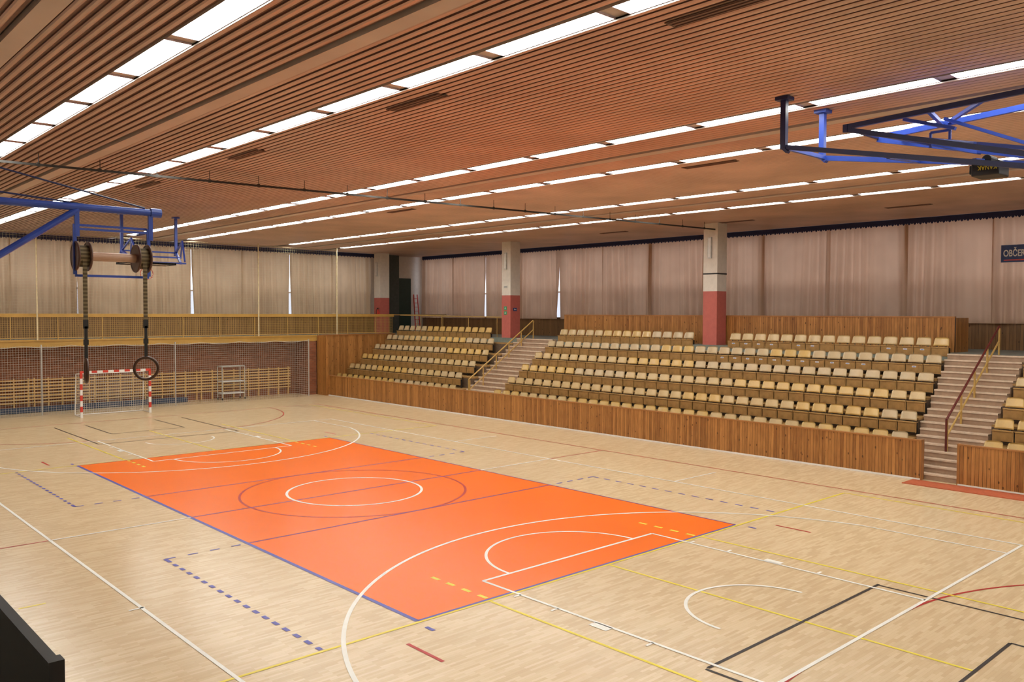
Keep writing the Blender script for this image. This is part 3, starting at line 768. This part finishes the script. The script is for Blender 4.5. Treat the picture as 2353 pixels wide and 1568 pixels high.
# ------------------------------------------------------------------ near basketball hoop
e=empty("ceiling_basketball_hoop",(2.2,-11.8,ZC),"navy and blue folding basketball hoop frame hanging from the ceiling","basketball hoop")
posts(e,[(1.5,-11.8,BLUED),(2.9,-11.8,BLUE)],7.78)
g=MB()
g.bar((1.5,-11.8,7.82),(1.65,-15.8,6.98),.065,.08,1)
g.bar((1.62,-12.9,8.02),(1.68,-16.4,8.16),.065,.08,1)
g.bar((1.62,-12.9,7.97),(1.68,-15.9,7.12),.065,.08,1)
g.bar((1.62,-12.88,7.93),(1.62,-12.88,8.06),.08,.08,1)
g.bar((1.62,-12.9,8.0),(2.8,-12.9,8.0),.055,.055,1)
make(g,"folding_arm",[BLUE,BLUED],parent=e,label="dark navy folding arm")
g=MB()
g.bar((2.9,-11.8,7.8),(2.75,-15.8,7.15),.07,.09,0)
g.bar((2.8,-12.9,8.0),(2.75,-16.4,8.2),.07,.09,0)
g.bar((2.8,-12.9,7.97),(2.75,-15.9,7.2),.07,.09,0)
g.bar((1.5,-11.85,7.8),(2.9,-11.85,7.8),.06,.07,0)
g.bar((1.62,-13.0,7.95),(2.8,-14.6,7.5),.055,.055,0); g.bar((2.8,-13.3,7.95),(1.65,-14.9,7.45),.055,.055,0)
g.bar((1.66,-14.2,8.08),(2.78,-14.0,8.06),.06,.06,0); g.bar((2.2,-13.6,8.12),(2.25,-14.4,7.85),.1,.05,0); g.bar((1.67,-15.0,8.1),(2.78,-14.1,8.08),.055,.055,0)
g.bar((1.62,-13.6,7.42),(2.82,-13.6,7.5),.06,.06,0); g.bar((1.64,-14.9,7.2),(2.78,-14.9,7.3),.06,.06,0)
g.bar((2.25,-12.95,7.98),(2.25,-15.6,7.35),.05,.06,0); g.bar((2.3,-14.2,8.05),(2.72,-15.6,7.4),.045,.05,0)
g.bar((2.3,-14.0,7.6),(2.3,-14.0,7.85),.035,.035,0); g.bar((2.3,-14.0,7.85),(2.3,-14.3,7.85),.035,.035,0); g.bar((2.3,-14.3,7.85),(2.3,-14.3,7.7),.035,.035,0)
make(g,"folding_arm",[BLUE,BLUED],parent=e,label="bright blue folding arm")
board(e,2.2,-17.6,-16.2,7.0,-16.9)
g=MB(); g.box(1.95,2.4,-15.15,-14.75,7.0,7.22,0); g.box(1.98,2.37,-14.75,-14.71,7.04,7.18,0); g.tube((2.0,-14.95,7.26),(2.35,-14.95,7.26),.07,0,14)
wb=make(g,"winch_box",[BLACK],parent=e,bevel=.015,label="black winch box with yellow lettering")
t=text_part("winch_lettering","KANAK",.095,(1.944,-15.12,7.15),(-PI/2,0,PI/2),YTXT,e,.003,sx=.85,bold=.001)

# ------------------------------------------------------------------ gallery edge beside the viewer
g=MB(); g.box(-11.882,-11.862,-18.0,-14.0,3.3,4.235,0); g.box(-11.885,-11.859,-18.02,-17.99,3.3,4.24,0); g.box(-11.9,-11.84,-15.0,-14.95,3.3,4.2,0)
make(g,"balustrade_panel",[BLACK],label="matte black balustrade panel at the gallery edge",cat="railing")
g=MB(); g.box(XL,-11.8,YN,YF-4,3.1,3.3,0); make(g,"floor.002",[PLAT],kind="structure")

w=bpy.data.worlds.new("world"); sc.world=w; w.use_nodes=True
w.node_tree.nodes["Background"].inputs[0].default_value=(.6,.7,.9,1); w.node_tree.nodes["Background"].inputs[1].default_value=.3
print("SEATS",nseat)
